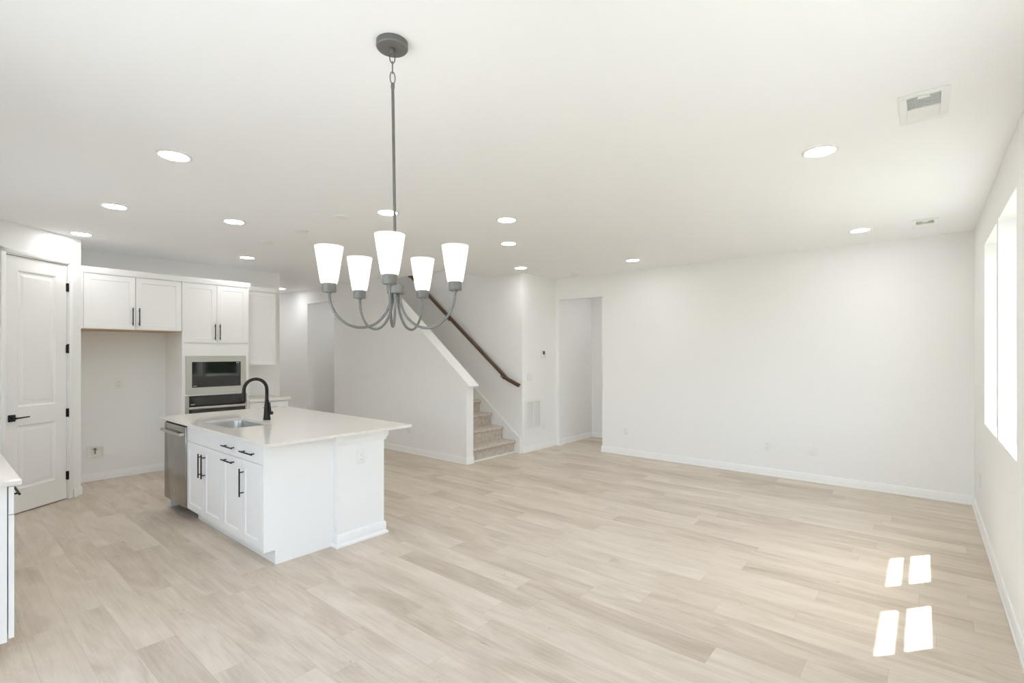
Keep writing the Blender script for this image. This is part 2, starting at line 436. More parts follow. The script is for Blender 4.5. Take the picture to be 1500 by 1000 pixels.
# far wall with the hall opening
OX0, OX1, OZ = -4.64, -3.83, 2.40
w = MB()
w.box(OX1, XR, YF, YF + 0.12, 0, H); w.box(XS, OX0, YF, YF + 0.12, 0, H); w.box(OX0, OX1, YF, YF + 0.12, OZ, H)
struct(w.build('wall_far', M['wall'], smooth=False))
# wall strip beside the stairs, stairwell far wall, hall walls
struct(MB().box(XS - 0.12, XS, SY1, YF + 0.12, 0, H).build('wall_stair_corner', M['wall'], smooth=False))
struct(MB().box(-9.0, XS - 0.12, SY1, SY1 + 0.11, 0, 5.4).build('wall_stair_far', M['wall'], smooth=False))
w = MB(); w.box(-4.80, -4.665, YF + 0.12, 7.98, 0, H); w.box(-4.80, -2.6, 7.86, 7.98, 0, H); w.box(-2.72, -2.6, YF + 0.12, 7.86, 0, H)
struct(w.build('wall_hall', M['wall'], smooth=False))

# stair wall plane: closet opening, full-height part and sloped half wall
CAP = lambda x: 1.129 + 0.782 * (-4.789 - x)               # top of the sloped cap along the flight
xtop = -4.789 - (H - 1.129) / 0.782
HX = -4.805
w = MB()
HO0, HO1, HOZ = -9.128, -8.169, 2.471
w.box(-11.0, HO0, YS, YS + 0.13, 0, H); w.box(HO0, HO1, YS, YS + 0.13, HOZ, H)
ft = 0.05
w.prism([(HO1, 0), (HX, 0), (HX, CAP(HX) - ft), (xtop - 0.06, H), (HO1, H)], 'y', YS, YS + 0.13)
struct(w.build('wall_stairs', M['wall'], smooth=False))
# sloped cap on the half wall
cx0 = xtop - 0.06; tip = -4.735
cp = MB()
cp.prism([(tip, CAP(tip) - 0.012), (tip - 0.004, CAP(tip)), (cx0, CAP(cx0) - 0.002), (cx0 + 0.001, CAP(cx0) - ft), (tip - 0.055, CAP(tip - 0.055) - ft), (tip - 0.012, CAP(tip) - 0.032)], 'y', YS - 0.025, YS + 0.165)
struct(cp.build('trim_1', M['trim']))
# upper stairwell enclosure
w = MB(); w.box(-8.12, -8.0, SY0 - 0.04, SY1 + 0.11, 0, 5.4)
w.box(-8.0, SX1 + 0.12, SY0 - 0.12, SY0, H + 0.25, 5.4); w.box(SX1, SX1 + 0.12, SY0, SY1, H + 0.25, 5.4)
struct(w.build('wall_stairwell', M['wall'], smooth=False))
struct(MB().box(-8.12, SX1 + 0.12, SY0 - 0.12, SY1 + 0.11, 5.4, 5.5).build('ceiling_stairwell', M['ceiling'], smooth=False))
# closet behind the opening
w = MB(); w.box(-9.7, -9.6, YS + 0.13, 6.3, 0, H); w.box(-9.6, -8.12, 6.2, 6.3, 0, H); w.box(-8.12, -8.02, SY1 + 0.11, 6.3, 0, H)
struct(w.build('wall_closet', M['wall'], smooth=False))

# kitchen wall, pantry corner, back wall, hallway walls
struct(MB().box(XK - 0.12, XK, 0.99, 3.55, 0, H).build('wall_kitchen', M['wall'], smooth=False))
w = MB(); w.box(-11.0, XK - 0.12, 3.43, 3.55, 0, H); w.box(-11.12, -11.0, 3.43, 4.92, 0, H)
struct(w.build('wall_hallway', M['wall'], smooth=False))
PA, PD = Vector((-6.95, 1.11, 0)), Vector((0.6, -0.8, 0))    # pantry wall: from the cabinet corner towards the back wall
PN = Vector((0.8, 0.6, 0))
PL = (1.11 + 0.35) / 0.8
DS0, DS1, DZ = 0.125, 0.775, 2.455                          # rough opening of the pantry door
w = MB()
w.obox(PA, PD, Z, PN, 0.0, DS0, 0, H, -0.11, 0); w.obox(PA, PD, Z, PN, DS1, PL, 0, H, -0.11, 0); w.obox(PA, PD, Z, PN, DS0, DS1, DZ, H, -0.11, 0)
w.prism([(-6.951, 1.11), (-7.03, 1.04), (-7.03, 0.99), (XK, 0.99), (XK, 1.11)], 'z', 0, H)
w.box(-7.74, XK, -0.35, 0.99, 0, H)
struct(w.build('wall_pantry', M['wall'], smooth=False))
# back wall (behind the camera); its patio door and window are added for daylight
BX0, BX1, BZ = -2.75, -0.55, 2.40
KW0, KW1, KZ0, KZ1 = -5.15, -4.25, 1.10, 2.10
w = MB(); w.box(-7.74, KW0, -0.47, -0.35, 0, H); w.box(KW1, BX0, -0.47, -0.35, 0, H); w.box(KW0, KW1, -0.47, -0.35, 0, KZ0); w.box(KW0, KW1, -0.47, -0.35, KZ1, H); w.box(BX1, XO, -0.47, -0.35, 0, H); w.box(BX0, BX1, -0.47, -0.35, BZ, H)
struct(w.build('wall_back', M['wall'], smooth=False))
f = MB(); t = 0.06
f.box(BX0, BX0 + t, -0.45, -0.38, 0.001, BZ); f.box(BX1 - t, BX1, -0.45, -0.38, 0.001, BZ); f.box(BX0 + t, BX1 - t, -0.45, -0.38, BZ - t, BZ); f.box(BX0 + t, BX1 - t, -0.45, -0.38, 0.001, 0.05)
pd = struct(f.build('door_2_added', M['vinyl'], loc=(BX0, -0.42, 0)))  # unseen patio door, added to let daylight in
xm = (BX0 + BX1) / 2
MB().box(xm - 0.05, xm + 0.05, -0.44, -0.39, 0.05, BZ - t).build('meeting_stile', M['vinyl'], pd)
for a, b_ in ((BX0 + t, xm - 0.05), (xm + 0.05, BX1 - t)): MB().box(a, b_, -0.418, -0.412, 0.05, BZ - t).build('pane', M['glass'], pd)

f = MB(); t = 0.045
f.box(KW0, KW0 + t, -0.45, -0.40, KZ0, KZ1); f.box(KW1 - t, KW1, -0.45, -0.40, KZ0, KZ1); f.box(KW0 + t, KW1 - t, -0.45, -0.40, KZ0, KZ0 + t); f.box(KW0 + t, KW1 - t, -0.45, -0.40, KZ1 - t, KZ1)
kw = struct(f.build('window_3', M['vinyl'], loc=(KW0, -0.42, KZ0)))  # unseen window, added to brighten the island fronts and fridge bay
MB().box(KW0 + t, KW1 - t, -0.43, -0.424, KZ0 + t, KZ1 - t).build('pane', M['glass'], kw)

# baseboards: moulded board with a shoe strip
BB = [(0.0, 0.0), (0.018, 0.0), (0.018, 0.012), (0.013, 0.018), (0.013, 0.078), (0.008, 0.090), (0.0, 0.092)]
def base(name, *paths):
    b = MB()
    for p in paths: b.sweep(p, BB)
    return struct(b.build(name, M['trim']))
base('baseboard_far', [(OX1, YF + 0.12, 0), (OX1, YF, 0), (XR, YF, 0)][::-1])
base('baseboard_right', [(XR, YF, 0), (XR, -0.35, 0)][::-1])
base('baseboard_stair_corner', [(XS, SY1 - 0.0, 0), (XS, YF, 0), (OX0, YF, 0), (OX0, YF + 0.12, 0)][::-1])
base('baseboard_hall', [(-4.665, YF + 0.12, 0), (-4.665, 7.86, 0), (-2.72, 7.86, 0)][::-1])
base('baseboard_stairs', [(HX, YS + 0.13, 0), (HX, YS, 0), (HO1, YS, 0)])
base('baseboard_hallway', [(HO0, YS, 0), (-11.0, YS, 0)])
base('baseboard_kitchen', [(XK, 1.11, 0), (XK, 2.04, 0)][::-1])
pp_ = lambda s: tuple(PA + PD * s)
base('baseboard_pantry', [pp_(0.09), pp_(0.0), (XK, 1.11, 0)][::-1])

# ---------------------------------------------------------------- pantry door
d1 = struct(thing('door_1', 'white two-panel pantry door with black lever and hinges', 'door', (PA.x, PA.y, 0)))
del d1['label']; del d1['category']
O0 = Vector((0, 0, 0))
s0, s1 = 0.150, 0.750
lf = MB(); lf.panel(O0 - PN * 0.012, PD, Z, PN, s0, s1, 0.012, 2.435, 0.035,
                    [(s0 + 0.115, s1 - 0.115, 0.235, 0.835), (s0 + 0.115, s1 - 0.115, 1.01, 2.305)], depth=0.011, slope=0.016, raise_=0.006, raise_in=0.018)
leaf = lf.build('door_leaf', M['door'], d1, local=True, smooth=False)
fr = MB()
for a, b_ in ((DS0, s0 - 0.004), (s1 + 0.004, DS1)): fr.obox(O0, PD, Z, PN, a, b_, 0, DZ, -0.10, 0.002)
fr.obox(O0, PD, Z, PN, DS0, DS1, 2.440, DZ, -0.10, 0.002)
for a, b_ in ((0.100, 0.140), (0.760, 0.800)): fr.obox(O0, PD, Z, PN, a, b_, 0, DZ + 0.040, 0.0, 0.014, 0.003)
fr.obox(O0, PD, Z, PN, 0.100, 0.800, DZ - 0.004, DZ + 0.040, 0.0, 0.014, 0.003)
fr.build('door_frame', M['trim'], d1, local=True)
for zc in (2.205, 1.565, 0.902, 0.249):
    hb = MB(); base_p = O0 + PD * 0.147 + PN * 0.002
    hb.tube([base_p + Z * (zc - 0.044), base_p + Z * (zc + 0.044)], 0.0075, 10)
    hb.obox(O0, PD, Z, PN, 0.140, 0.158, zc - 0.043, zc + 0.043, -0.012, 0.001)
    if zc == 1.565:
        hb.tube([base_p + Z * (zc + 0.042), base_p + Z * (zc + 0.052)], 0.010, 10)
        hb.tube([base_p + Z * (zc + 0.048), base_p + Z * (zc + 0.048) + PN * 0.03 + PD * 0.02], 0.004, 8)
    hb.build('hinge', M['bronze'], d1, local=True)
lv = MB(); L0 = O0 - PN * 0.012
lv.obox(L0, PD, Z, PN, 0.660, 0.724, 0.880, 0.944, 0.0, 0.009, 0.002)
lv.tube([L0 + PD * 0.692 + Z * 0.912 + PN * 0.008, L0 + PD * 0.692 + Z * 0.912 + PN * 0.052], 0.011, 12)
lv.tube([L0 + PD * 0.700 + Z * 0.912 + PN * 0.050, L0 + PD * 0.655 + Z * 0.912 + PN * 0.052, L0 + PD * 0.57 + Z * 0.914 + PN * 0.048], [0.009, 0.0075, 0.006], 10)
lv.build('door_handle', M['black'], d1, local=True)
MB().obox(L0, PD, Z, PN, s1 - 0.004, s1 + 0.002, 0.885, 0.94, -0.025, 0.0005).build('latch_plate', M['bronze'], d1, local=True)

# ---------------------------------------------------------------- shared cabinet hardware
def bar_pull(parent, P0, along, out, length, m=None, r=0.0055, stand=0.030, inset=0.028):
    """bar pull centred on P0 lying on a face; 'along' is its direction, 'out' the face normal"""
    a, b_ = P0 - along * (length / 2) + out * stand, P0 + along * (length / 2) + out * stand
    h = MB().tube([a, b_], r, 10)
    for s in (-1, 1):
        q = P0 + along * (s * (length / 2 - inset)); h.tube([q, q + out * stand], r * 0.85, 8)
    return h.build('handle', m or M['bronze'], parent)

def shaker(O, U, V, N, u0, u1, v0, v1, frame=0.057, t=0.020, depth=0.008):
    return MB().panel(O, U, V, N, u0, u1, v0, v1, t, [(u0 + frame, u1 - frame, v0 + frame, v1 - frame)], depth=depth, slope=0.003)
def slab(O, U, V, N, u0, u1, v0, v1, t=0.020):
    return MB().obox(O, U, V, N, u0, u1, v0, v1, -t, 0, 0.0015, 1)

# ---------------------------------------------------------------- island
IX0, IX1, IY0, IYB = -5.755, -3.600, 1.575, 2.10         # carcass; doors stand 20 mm in front
TZ, CB, CT = 0.105, 0.876, 0.900
F_O = Vector((0, IY0 - 0.020, 0))
def fO(parent): return F_O
def carcass(name, label, x0, x1, toe_r=0.0):
    t = thing(name, label, 'cabinet', ((x0 + x1) / 2, IY0, 0))
    b = MB(); b.box(x0, x1, IY0, IYB - 0.001, TZ, CB); b.box(x0, x1, IY0 + 0.070, IYB - 0.001, 0.0, TZ)
    b.build('body', M['cabinet'], t, smooth=False); return t

# sink base: two tall shaker doors under a blank front
t = thing('sink_base_cabinet', 'white island cabinet with two doors below the sink, beside the dishwasher', 'cabinet', (-4.74, IY0, 0))
b = MB(); b.box(-5.135, -4.330, IY0, IY0 + 0.02, TZ, CB); b.box(-5.135, -5.115, IY0 + 0.02, IYB - 0.001, TZ, CB); b.box(-4.350, -4.330, IY0 + 0.02, IYB - 0.001, TZ, CB)
b.box(-5.115, -4.350, IY0 + 0.02, IYB - 0.001, TZ, TZ + 0.02); b.box(-5.115, -4.350, IYB - 0.02, IYB - 0.001, TZ + 0.02, CB); b.box(-5.135, -4.330, IY0 + 0.070, IY0 + 0.09, 0, TZ)
b.build('body', M['cabinet'], t, smooth=False)
FU = (F_O, X, Z, -Y)
slab(*FU, -5.132, -4.333, 0.727, 0.866).build('false_front', M['cabinet'], t)
for a, b_, hx in ((-5.132, -4.735, -4.768), (-4.730, -4.333, -4.697)):
    dd = shaker(*FU, a, b_, 0.118, 0.722).build('door', M['cabinet'], t, smooth=False)
    bar_pull(dd, Vector((hx, F_O.y, 0.558)), Z, -Y, 0.205)
# pull-out cabinet: drawer over a tall front with a horizontal pull
t = carcass('pull_out_cabinet', 'white island cabinet with a drawer above a front with one horizontal pull', -4.330, -3.958)
dd = slab(*FU, -4.327, -3.953, 0.727, 0.866).build('drawer', M['cabinet'], t); bar_pull(dd, Vector((-4.165, F_O.y, 0.792)), X, -Y, 0.205)
dd = shaker(*FU, -4.327, -3.953, 0.118, 0.722).build('pull_out_front', M['cabinet'], t, smooth=False); bar_pull(dd, Vector((-4.168, F_O.y, 0.681)), X, -Y, 0.205)
# end cabinet: drawer over a door with a vertical pull
t = carcass('drawer_base_cabinet', 'white island cabinet at the open end, drawer over door with upright pull', -3.957, IX1)
dd = slab(*FU, -3.948, IX1 - 0.004, 0.727, 0.866).build('drawer', M['cabinet'], t); bar_pull(dd, Vector((-3.815, F_O.y, 0.790)), X, -Y, 0.215)
dd = shaker(*FU, -3.948, IX1 - 0.004, 0.118, 0.722).build('door', M['cabinet'], t, smooth=False); bar_pull(dd, Vector((-3.918, F_O.y, 0.555)), Z, -Y, 0.210)
# end panels: the visible right one is notched for the toe kick
def end_panel(x0, x1): return MB().prism([(IY0 - 0.018, TZ), (IY0 - 0.018, CB), (IYB - 0.001, CB), (IYB - 0.001, 0), (IY0 + 0.065, 0), (IY0 + 0.065, TZ)], 'x', x0, x1)
tag(end_panel(IX1, IX1 + 0.012).build('cabinet_end_panel', M['cabinet'], loc=(IX1, IY0, 0), smooth=False), 'plain white end panel of the island with notched toe corner', 'panel')
tag(MB().box(IX0 - 0.006, IX0 + 0.012, IY0 + 0.022, IYB - 0.001, 0, CB).build('cabinet_end_panel', M['cabinet'], loc=(IX0, IY0, 0), smooth=False), 'white end panel closing the island at far side of dishwasher', 'panel')

# dishwasher
t = thing('dishwasher', 'stainless steel dishwasher with bar handle in the island', 'dishwasher', (-5.44, IY0, 0))
MB().box(-5.738, -5.142, IY0 + 0.005, IYB - 0.002, 0.11, 0.868).build('tub', M['dark_gap'], t, smooth=False)
dr = MB().box(-5.736, -5.142, IY0 - 0.032, IY0 + 0.004, 0.115, 0.848, 0.004).build('door', M['steel_dark'], t)
MB().box(-5.736, -5.142, IY0 - 0.020, IY0 + 0.004, 0.849, 0.866).build('control_strip', M['dark_gap'], t)
h = MB(); hy = IY0 - 0.068
h.box(-5.722, -5.158, hy - 0.005, hy + 0.006, 0.768, 0.795, 0.004)
for hx in (-5.715, -5.183): h.box(hx, hx + 0.018, hy, IY0 - 0.032, 0.768, 0.794, 0.003)
h.build('handle', M['steel'], dr)
MB().tube([(-5.44, IY0 - 0.0315, 0.215), (-5.44, IY0 - 0.034, 0.215)], 0.017, 20).build('badge', M['steel'], dr)
MB().box(-5.70, -5.20, IY0 + 0.16, IY0 + 0.175, 0.0, 0.11).build('toe_plate', M['dark_gap'], t, smooth=False)

# knee wall / pilaster block at the seating side
t = thing('island_back_wall', 'white panelled end block of the island with base and crown moulding', 'island end', (-4.6, 2.3, 0))
PX = -3.530; PYB = 2.53
MB().box(IX0 - 0.03, PX, IYB, PYB, 0, CB - 0.001).build('panel', M['cabinet'], t, smooth=False)
BBI = [(0.0, 0.0), (0.028, 0.0), (0.028, 0.014), (0.014, 0.026), (0.014, 0.085), (0.009, 0.098), (0.0, 0.100)]
CRN = [(0.0, 0.790), (0.010, 0.792), (0.014, 0.806), (0.024, 0.826), (0.028, 0.834), (0.028, 0.874), (0.0, 0.874)]
loop = [(IX0 - 0.03, PYB, 0), (PX, PYB, 0), (PX, IYB, 0), (IX1 + 0.013, IYB, 0)][::-1]
MB().sweep(loop[::-1], BBI).build('base_moulding', M['trim'], t)
MB().sweep(loop[::-1], CRN).build('crown_moulding', M['trim'], t)

# worktop with the sink cut-out
KX0, KX1, KY0, KY1 = -5.79, -3.435, 1.513, 2.752
SKX0, SKX1, SKY0, SKY1 = -5.07, -4.385, 1.645, 1.990
def rounded(x0, x1, y0, y1, r, n=6):
    pts = []
    for cx, cy, a0 in ((x1 - r, y1 - r, 0), (x0 + r, y1 - r, 90), (x0 + r, y0 + r, 180), (x1 - r, y0 + r, 270)):
        for k in range(n + 1):
            a = math.radians(a0 + 90 * k / n); pts.append((cx + r * math.cos(a), cy + r * math.sin(a)))
    return pts
def slab_with_hole(mb, x0, x1, y0, y1, z0, z1, hole):
    b = bmesh.new()
    outer = [(x1, y1), (x0, y1), (x0, y0), (x1, y0)]
    n = len(hole) // 4
    def layer(z): return [b.verts.new((*p, z)) for p in outer], [b.verts.new((*p, z)) for p in hole]
    (oa, ha), (ob, hb) = layer(z1), layer(z0)
    for o_, h_, flip in ((oa, ha, False), (ob, hb, True)):
        for q in range(4):
            arc = h_[q * n:(q + 1) * n]; nxt = h_[((q + 1) * n) % len(h_)]
            for k in range(len(arc) - 1): b.faces.new([o_[q], arc[k], arc[k + 1]])
            b.faces.new([o_[q], arc[-1], nxt, o_[(q + 1) % 4]])
    for k in range(4): b.faces.new([oa[k], oa[(k + 1) % 4], ob[(k + 1) % 4], ob[k]])
    for k in range(len(ha)): b.faces.new([ha[k], hb[k], hb[(k + 1) % len(ha)], ha[(k + 1) % len(ha)]])
    bmesh.ops.recalc_face_normals(b, faces=b.faces[:]); mb._merge(b); return mb
hole = rounded(SKX0, SKX1, SKY0, SKY1, 0.07)
wt = slab_with_hole(MB(), KX0, KX1, KY0, KY1, CB + 0.001, CT, hole)
tag(wt.build('island_countertop', M['quartz'], loc=(-4.6, 2.1, CB), smooth=False), 'white quartz worktop of the island, overhanging its seating side', 'countertop')
# sink bowl
t = thing('kitchen_sink', 'stainless steel undermount sink in the island worktop', 'sink', (-4.73, 1.82, 0.68))
b = bmesh.new(); rings = []
for d, z in ((-0.022, CB), (0.006, CB), (0.010, CB - 0.02), (0.012, 0.72), (0.018, 0.70), (0.035, 0.685), (0.07, 0.680)):
    rings.append([b.verts.new((*p, z)) for p in rounded(SKX0 + d, SKX1 - d, SKY0 + d, SKY1 - d, max(0.03, 0.07 - max(d, 0) * 0.4))])
for A, B in zip(rings, rings[1:]):
    for k in range(len(A)): b.faces.new([A[k], A[(k + 1) % len(A)], B[(k + 1) % len(A)], B[k]])
b.faces.new(rings[-1]); bmesh.ops.recalc_face_normals(b, faces=b.faces[:]); bmesh.ops.reverse_faces(b, faces=b.faces[:])
m_ = MB(); m_._merge(b); sk = m_.build('bowl', M['steel_sink'], t)
so = sk.modifiers.new('thickness', 'SOLIDIFY'); so.thickness = 0.0015; so.offset = 1.0
MB().lathe([(0, 0.004), (0.02, 0.003), (0.042, 0.006), (0.045, 0.002), (0.045, 0.0)], (-4.73, 1.86, 0.680)).build('drain', M['steel'], t)
# faucet
fx, fy = -4.715, 2.078
t = thing('kitchen_faucet', 'dark bronze gooseneck faucet behind the island sink', 'faucet', (fx, fy, CT))
MB().lathe([(0, 0), (0.032, 0), (0.032, 0.006), (0.030, 0.020), (0.0265, 0.06), (0.0235, 0.11), (0.019, 0.165), (0.0150, 0.20), (0, 0.20)], (fx, fy, CT + 0.0005)).build('body', M['bronze'], t)
dirv = Vector((-0.10, -1, 0)).normalized(); R_ = 0.098
pts = [Vector((fx, fy, CT + z)) for z in (0.15, 0.22, 0.275)]
for k in range(1, 15):
    a = math.radians(180 - k * 180 / 14 * 1.02)
    pts.append(Vector((fx, fy, CT + 0.285)) + dirv * (R_ + R_ * math.cos(a)) + Z * (R_ * math.sin(a)))
MB().tube(pts, [0.0150] * len(pts), 14).build('spout', M['bronze'], t)
e0 = pts[-1]; dn = (pts[-1] - pts[-2]).normalized()
MB().tube([e0 - dn * 0.004, e0 + dn * 0.015, e0 + dn * 0.02, e0 + dn * 0.09, e0 + dn * 0.098], [0.0150, 0.0160, 0.0180, 0.0235, 0.0215], 16).build('spray_head', M['bronze'], t)
hd = MB(); hv = Vector((0.80, 0.42, 0)).normalized()
c0 = Vector((fx, fy, CT + 0.065)); hd.tube([c0 + hv * 0.015, c0 + hv * 0.056], 0.0165, 14)
hd.tube([c0 + hv * 0.040 + Z * 0.004, c0 + hv * 0.035 + Z * 0.05, c0 + hv * 0.030 + Z * 0.098], [0.008, 0.0068, 0.0055], 10)
hd.build('lever', M['bronze'], t)

# ---------------------------------------------------------------- fridge bay, oven tower, wall and base cabinet on the kitchen wall
KF = -6.98
K_O = Vector((KF, 0, 0)); KU = (K_O, Y, Z, X)
def wall_cab(name, label, y0, y1, z0, z1, xf, bottom=None):
    t = thing(name, label, 'cabinet', (XK, (y0 + y1) / 2, z0))
    MB().box(XK + 0.001, xf - 0.020, y0, y1, z0, z1).build('body', M['cabinet'], t, smooth=False)
    if bottom: MB().box(XK + 0.001, xf - 0.022, y0 + 0.002, y1 - 0.002, z0 - 0.006, z0 - 0.0005).build('bottom_panel', bottom, t, smooth=False)
    return t
ZT = 2.397
t = wall_cab('fridge_cabinet', 'white two-door cabinet bridging the empty fridge bay', 1.113, 2.058, 1.790, ZT, KF, M['birch'])
MB().obox(*KU, 1.114, 1.134, 1.790, ZT, -0.02, -0.001).build('filler_strip', M['cabinet'], t)
for a, b_, hy in ((1.137, 1.593, 1.566), (1.599, 2.054, 1.628)):
    dd = shaker(*KU, a, b_, 1.793, 2.388, depth=0.0045).build('door', M['cabinet'], t, smooth=False); bar_pull(dd, Vector((KF, hy, 1.938)), Z, X, 0.205)
# tall oven tower: an open carcass around the appliances
t = thing('oven_cabinet', 'tall white cabinet holding the microwave and wall oven', 'cabinet', (XK, 2.45, 0))
b = MB(); Y0, Y1 = 2.061, 2.836
b.box(XK + 0.001, KF - 0.001, Y0, Y0 + 0.019, 0, ZT); b.box(XK + 0.001, KF - 0.001, Y1 - 0.019, Y1, 0, ZT)
b.box(XK + 0.001, XK + 0.015, Y0 + 0.019, Y1 - 0.019, 0.1, ZT); b.box(XK + 0.015, KF - 0.021, Y0 + 0.019, Y1 - 0.019, 1.64, ZT)
b.box(XK + 0.015, KF - 0.021, Y0 + 0.019, Y1 - 0.019, 0.10, 0.235)
b.build('body', M['cabinet'], t, smooth=False)
fr = MB()      # flat face frame round the appliance openings
for a, b_ in ((Y0 + 0.019, 2.104), (2.787, Y1 - 0.019)): fr.box(KF - 0.020, KF - 0.001, a, b_, 0.235, 1.64)
fr.box(KF - 0.020, KF - 0.001, 2.104, 2.787, 1.482, 1.64); fr.box(KF - 0.020, KF - 0.001, 2.104, 2.787, 0.988, 1.018)
fr.build('face_frame', M['cabinet'], t, smooth=False)
for a, b_, hy in ((2.077, 2.447, 2.421), (2.452, 2.822, 2.478)):
    dd = shaker(*KU, a, b_, 1.655, 2.388, depth=0.0045).build('door', M['cabinet'], t, smooth=False); bar_pull(dd, Vector((KF, hy, 1.790)), Z, X, 0.205)
# microwave
t = thing('built_in_microwave', 'stainless framed microwave with black glass door built in above the oven', 'microwave', (KF, 2.445, 1.02))
MB().box(KF - 0.40, KF - 0.022, 2.12, 2.77, 1.03, 1.47).build('body', M['dark_gap'], t, smooth=False)
f = MB(); g0, g1, h0, h1 = 2.161, 2.731, 1.093, 1.413
for bx in ((2.096, g0, 1.013, 1.489), (g1, 2.795, 1.013, 1.489), (g0, g1, 1.013, h0), (g0, g1, h1, 1.489)): f.box(KF, KF + 0.018, *bx)
f.build('trim_frame', M['steel'], t, smooth=False)
g = MB().box(KF - 0.02, KF + 0.013, g0, g1, h0, h1).build('glass_door', M['black_glass'], t, smooth=False)
lg = MB()
for k in range(4): lg.box(KF + 0.0131, KF + 0.0134, 2.178 + k * 0.010, 2.184 + k * 0.010, 1.108, 1.116)
lg.build('maker_mark', M['plate'], g, smooth=False)
ct = MB()
for k in range(2): ct.box(KF + 0.0131, KF + 0.0134, 2.676 + k * 0.02, 2.686 + k * 0.02, 1.394, 1.400)
ct.build('display_marks', M['plate'], g, smooth=False)
# wall oven
t = thing('wall_oven', 'wall oven with black glass control panel below the microwave', 'oven', (KF, 2.445, 0.24))
MB().box(KF - 0.50, KF - 0.022, 2.12, 2.77, 0.24, 0.97).build('body', M['dark_gap'], t, smooth=False)
for a, b_ in ((2.090, 2.130), (2.786, 2.812)): MB().box(KF, KF + 0.018, a, b_, 0.236, 0.985).build('side_trim', M['steel'], t, smooth=False)
cpn = MB().box(KF, KF + 0.020, 2.130, 2.786, 0.868, 0.985).build('control_panel', M['black_glass'], t, smooth=False)
ic = MB()
for yy in (2.150, 2.165, 2.182): ic.box(KF + 0.0201, KF + 0.0204, yy, yy + 0.008, 0.880, 0.888)
ic.build('control_marks', M['plate'], cpn, smooth=False)
dr = MB().box(KF, KF + 0.020, 2.130, 2.786, 0.236, 0.862).build('door', M['black_glass'], t, smooth=False)
h = MB().box(KF + 0.048, KF + 0.068, 2.115, 2.800, 0.826, 0.856, 0.006)
for yy in (2.118, 2.780): h.box(KF + 0.0185, KF + 0.056, yy, yy + 0.016, 0.830, 0.852, 0.003)
h.build('handle', M['steel'], dr)
# crown board running over fridge cabinet and oven tower
CP = [(0.0, ZT), (0.012, ZT), (0.014, ZT + 0.004), (0.020, ZT + 0.062), (0.020, 2.466), (0.0, 2.466)]
tag(MB().sweep([(KF - 0.012, 1.113, 0), (KF - 0.012, 2.843, 0), (XK + 0.34, 2.843, 0)][::-1], CP).box(XK + 0.02, KF - 0.013, 1.115, 2.842, ZT + 0.0005, ZT + 0.015).build('crown_moulding_board', M['cabinet'], loc=(XK, 2, ZT)),
    'white flat crown board along the top of fridge and oven cabinets', 'moulding')
# shallower wall cabinet on the right
UF = -7.29
t = wall_cab('wall_cabinet', 'narrow white upper cabinet to the right of the oven tower', 2.840, 3.345, 1.350, ZT, UF)
shaker(Vector((UF, 0, 0)), Y, Z, X, 2.895, 3.341, 1.352, 2.392, frame=0.05, depth=0.0045).build('door', M['cabinet'], t, smooth=False)
MB().obox(Vector((UF, 0, 0)), Y, Z, X, 2.842, 2.892, 1.352, 2.392, -0.02, -0.001).build('filler_strip', M['cabinet'], t)
MB().sweep([(UF - 0.005, 2.845, 0), (UF - 0.005, 3.347, 0), (XK + 0.01, 3.347, 0)][::-1], CP).build('crown', M['cabinet'], t)
# base cabinet and worktop below it
t = thing('base_cabinet', 'low white base cabinet right of the oven tower, mostly hidden by island', 'cabinet', (XK, 3.1, 0))
MB().box(XK + 0.001, KF - 0.021, 2.842, 3.38, TZ, CB - 0.02).box(XK + 0.001, KF - 0.09, 2.842, 3.38, 0, TZ).build('body', M['cabinet'], t, smooth=False)
dd = slab(*KU, 2.846, 3.376, 0.70, 0.846).build('drawer', M['cabinet'], t); bar_pull(dd, Vector((KF, 3.11, 0.775)), Y, X, 0.2)
dd = shaker(*KU, 2.846, 3.376, 0.118, 0.695).build('door', M['cabinet'], t, smooth=False); bar_pull(dd, Vector((KF, 3.30, 0.58)), Z, X, 0.2)
tag(MB().box(XK + 0.001, KF + 0.03, 2.840, 3.40, CB - 0.019, CT - 0.006, 0.002).build('side_countertop', M['quartz'], loc=(XK, 3.1, CB)), 'short white worktop beside the oven tower, seen past the faucet', 'countertop')

# ---------------------------------------------------------------- perimeter counter at the left edge
NX1 = -3.45
t = thing('perimeter_base_cabinet', 'white base cabinet at the left edge, drawer over door', 'cabinet', (-3.68, 0.0, 0))
MB().box(-3.92, NX1, -0.349, 0.275, TZ, CB).box(-3.92, NX1, -0.349, 0.205, 0, TZ).build('body', M['cabinet'], t, smooth=False)
NU = (Vector((0, 0.300, 0)), X, Z, Y)
dd = slab(*NU, -3.917, NX1 - 0.004, 0.727, 0.864).build('drawer', M['cabinet'], t); bar_pull(dd, Vector((-3.68, 0.300, 0.795)), X, Y, 0.205)
dd = shaker(*NU, -3.917, NX1 - 0.004, 0.118, 0.722).build('door', M['cabinet'], t, smooth=False)
t = thing('perimeter_drawer_cabinet', 'white drawer cabinet along the back wall, hidden beyond the left edge', 'cabinet', (-4.8, 0.0, 0))
MB().box(-5.75, -3.922, -0.349, 0.275, TZ, CB).box(-5.75, -3.922, -0.349, 0.205, 0, TZ).build('body', M['cabinet'], t, smooth=False)
for a, b_ in ((-5.747, -5.142), (-5.138, -4.532), (-4.528, -3.924)):
    slab(*NU, a, b_, 0.727, 0.864).build('drawer', M['cabinet'], t); shaker(*NU, a, b_, 0.118, 0.722).build('door', M['cabinet'], t, smooth=False)
tag(MB().box(-5.76, -3.395, -0.349, 0.322, CB + 0.001, CT, 0.002).build('perimeter_countertop', M['quartz'], loc=(-4.6, 0, CB)), 'white quartz worktop end at the left edge', 'countertop')

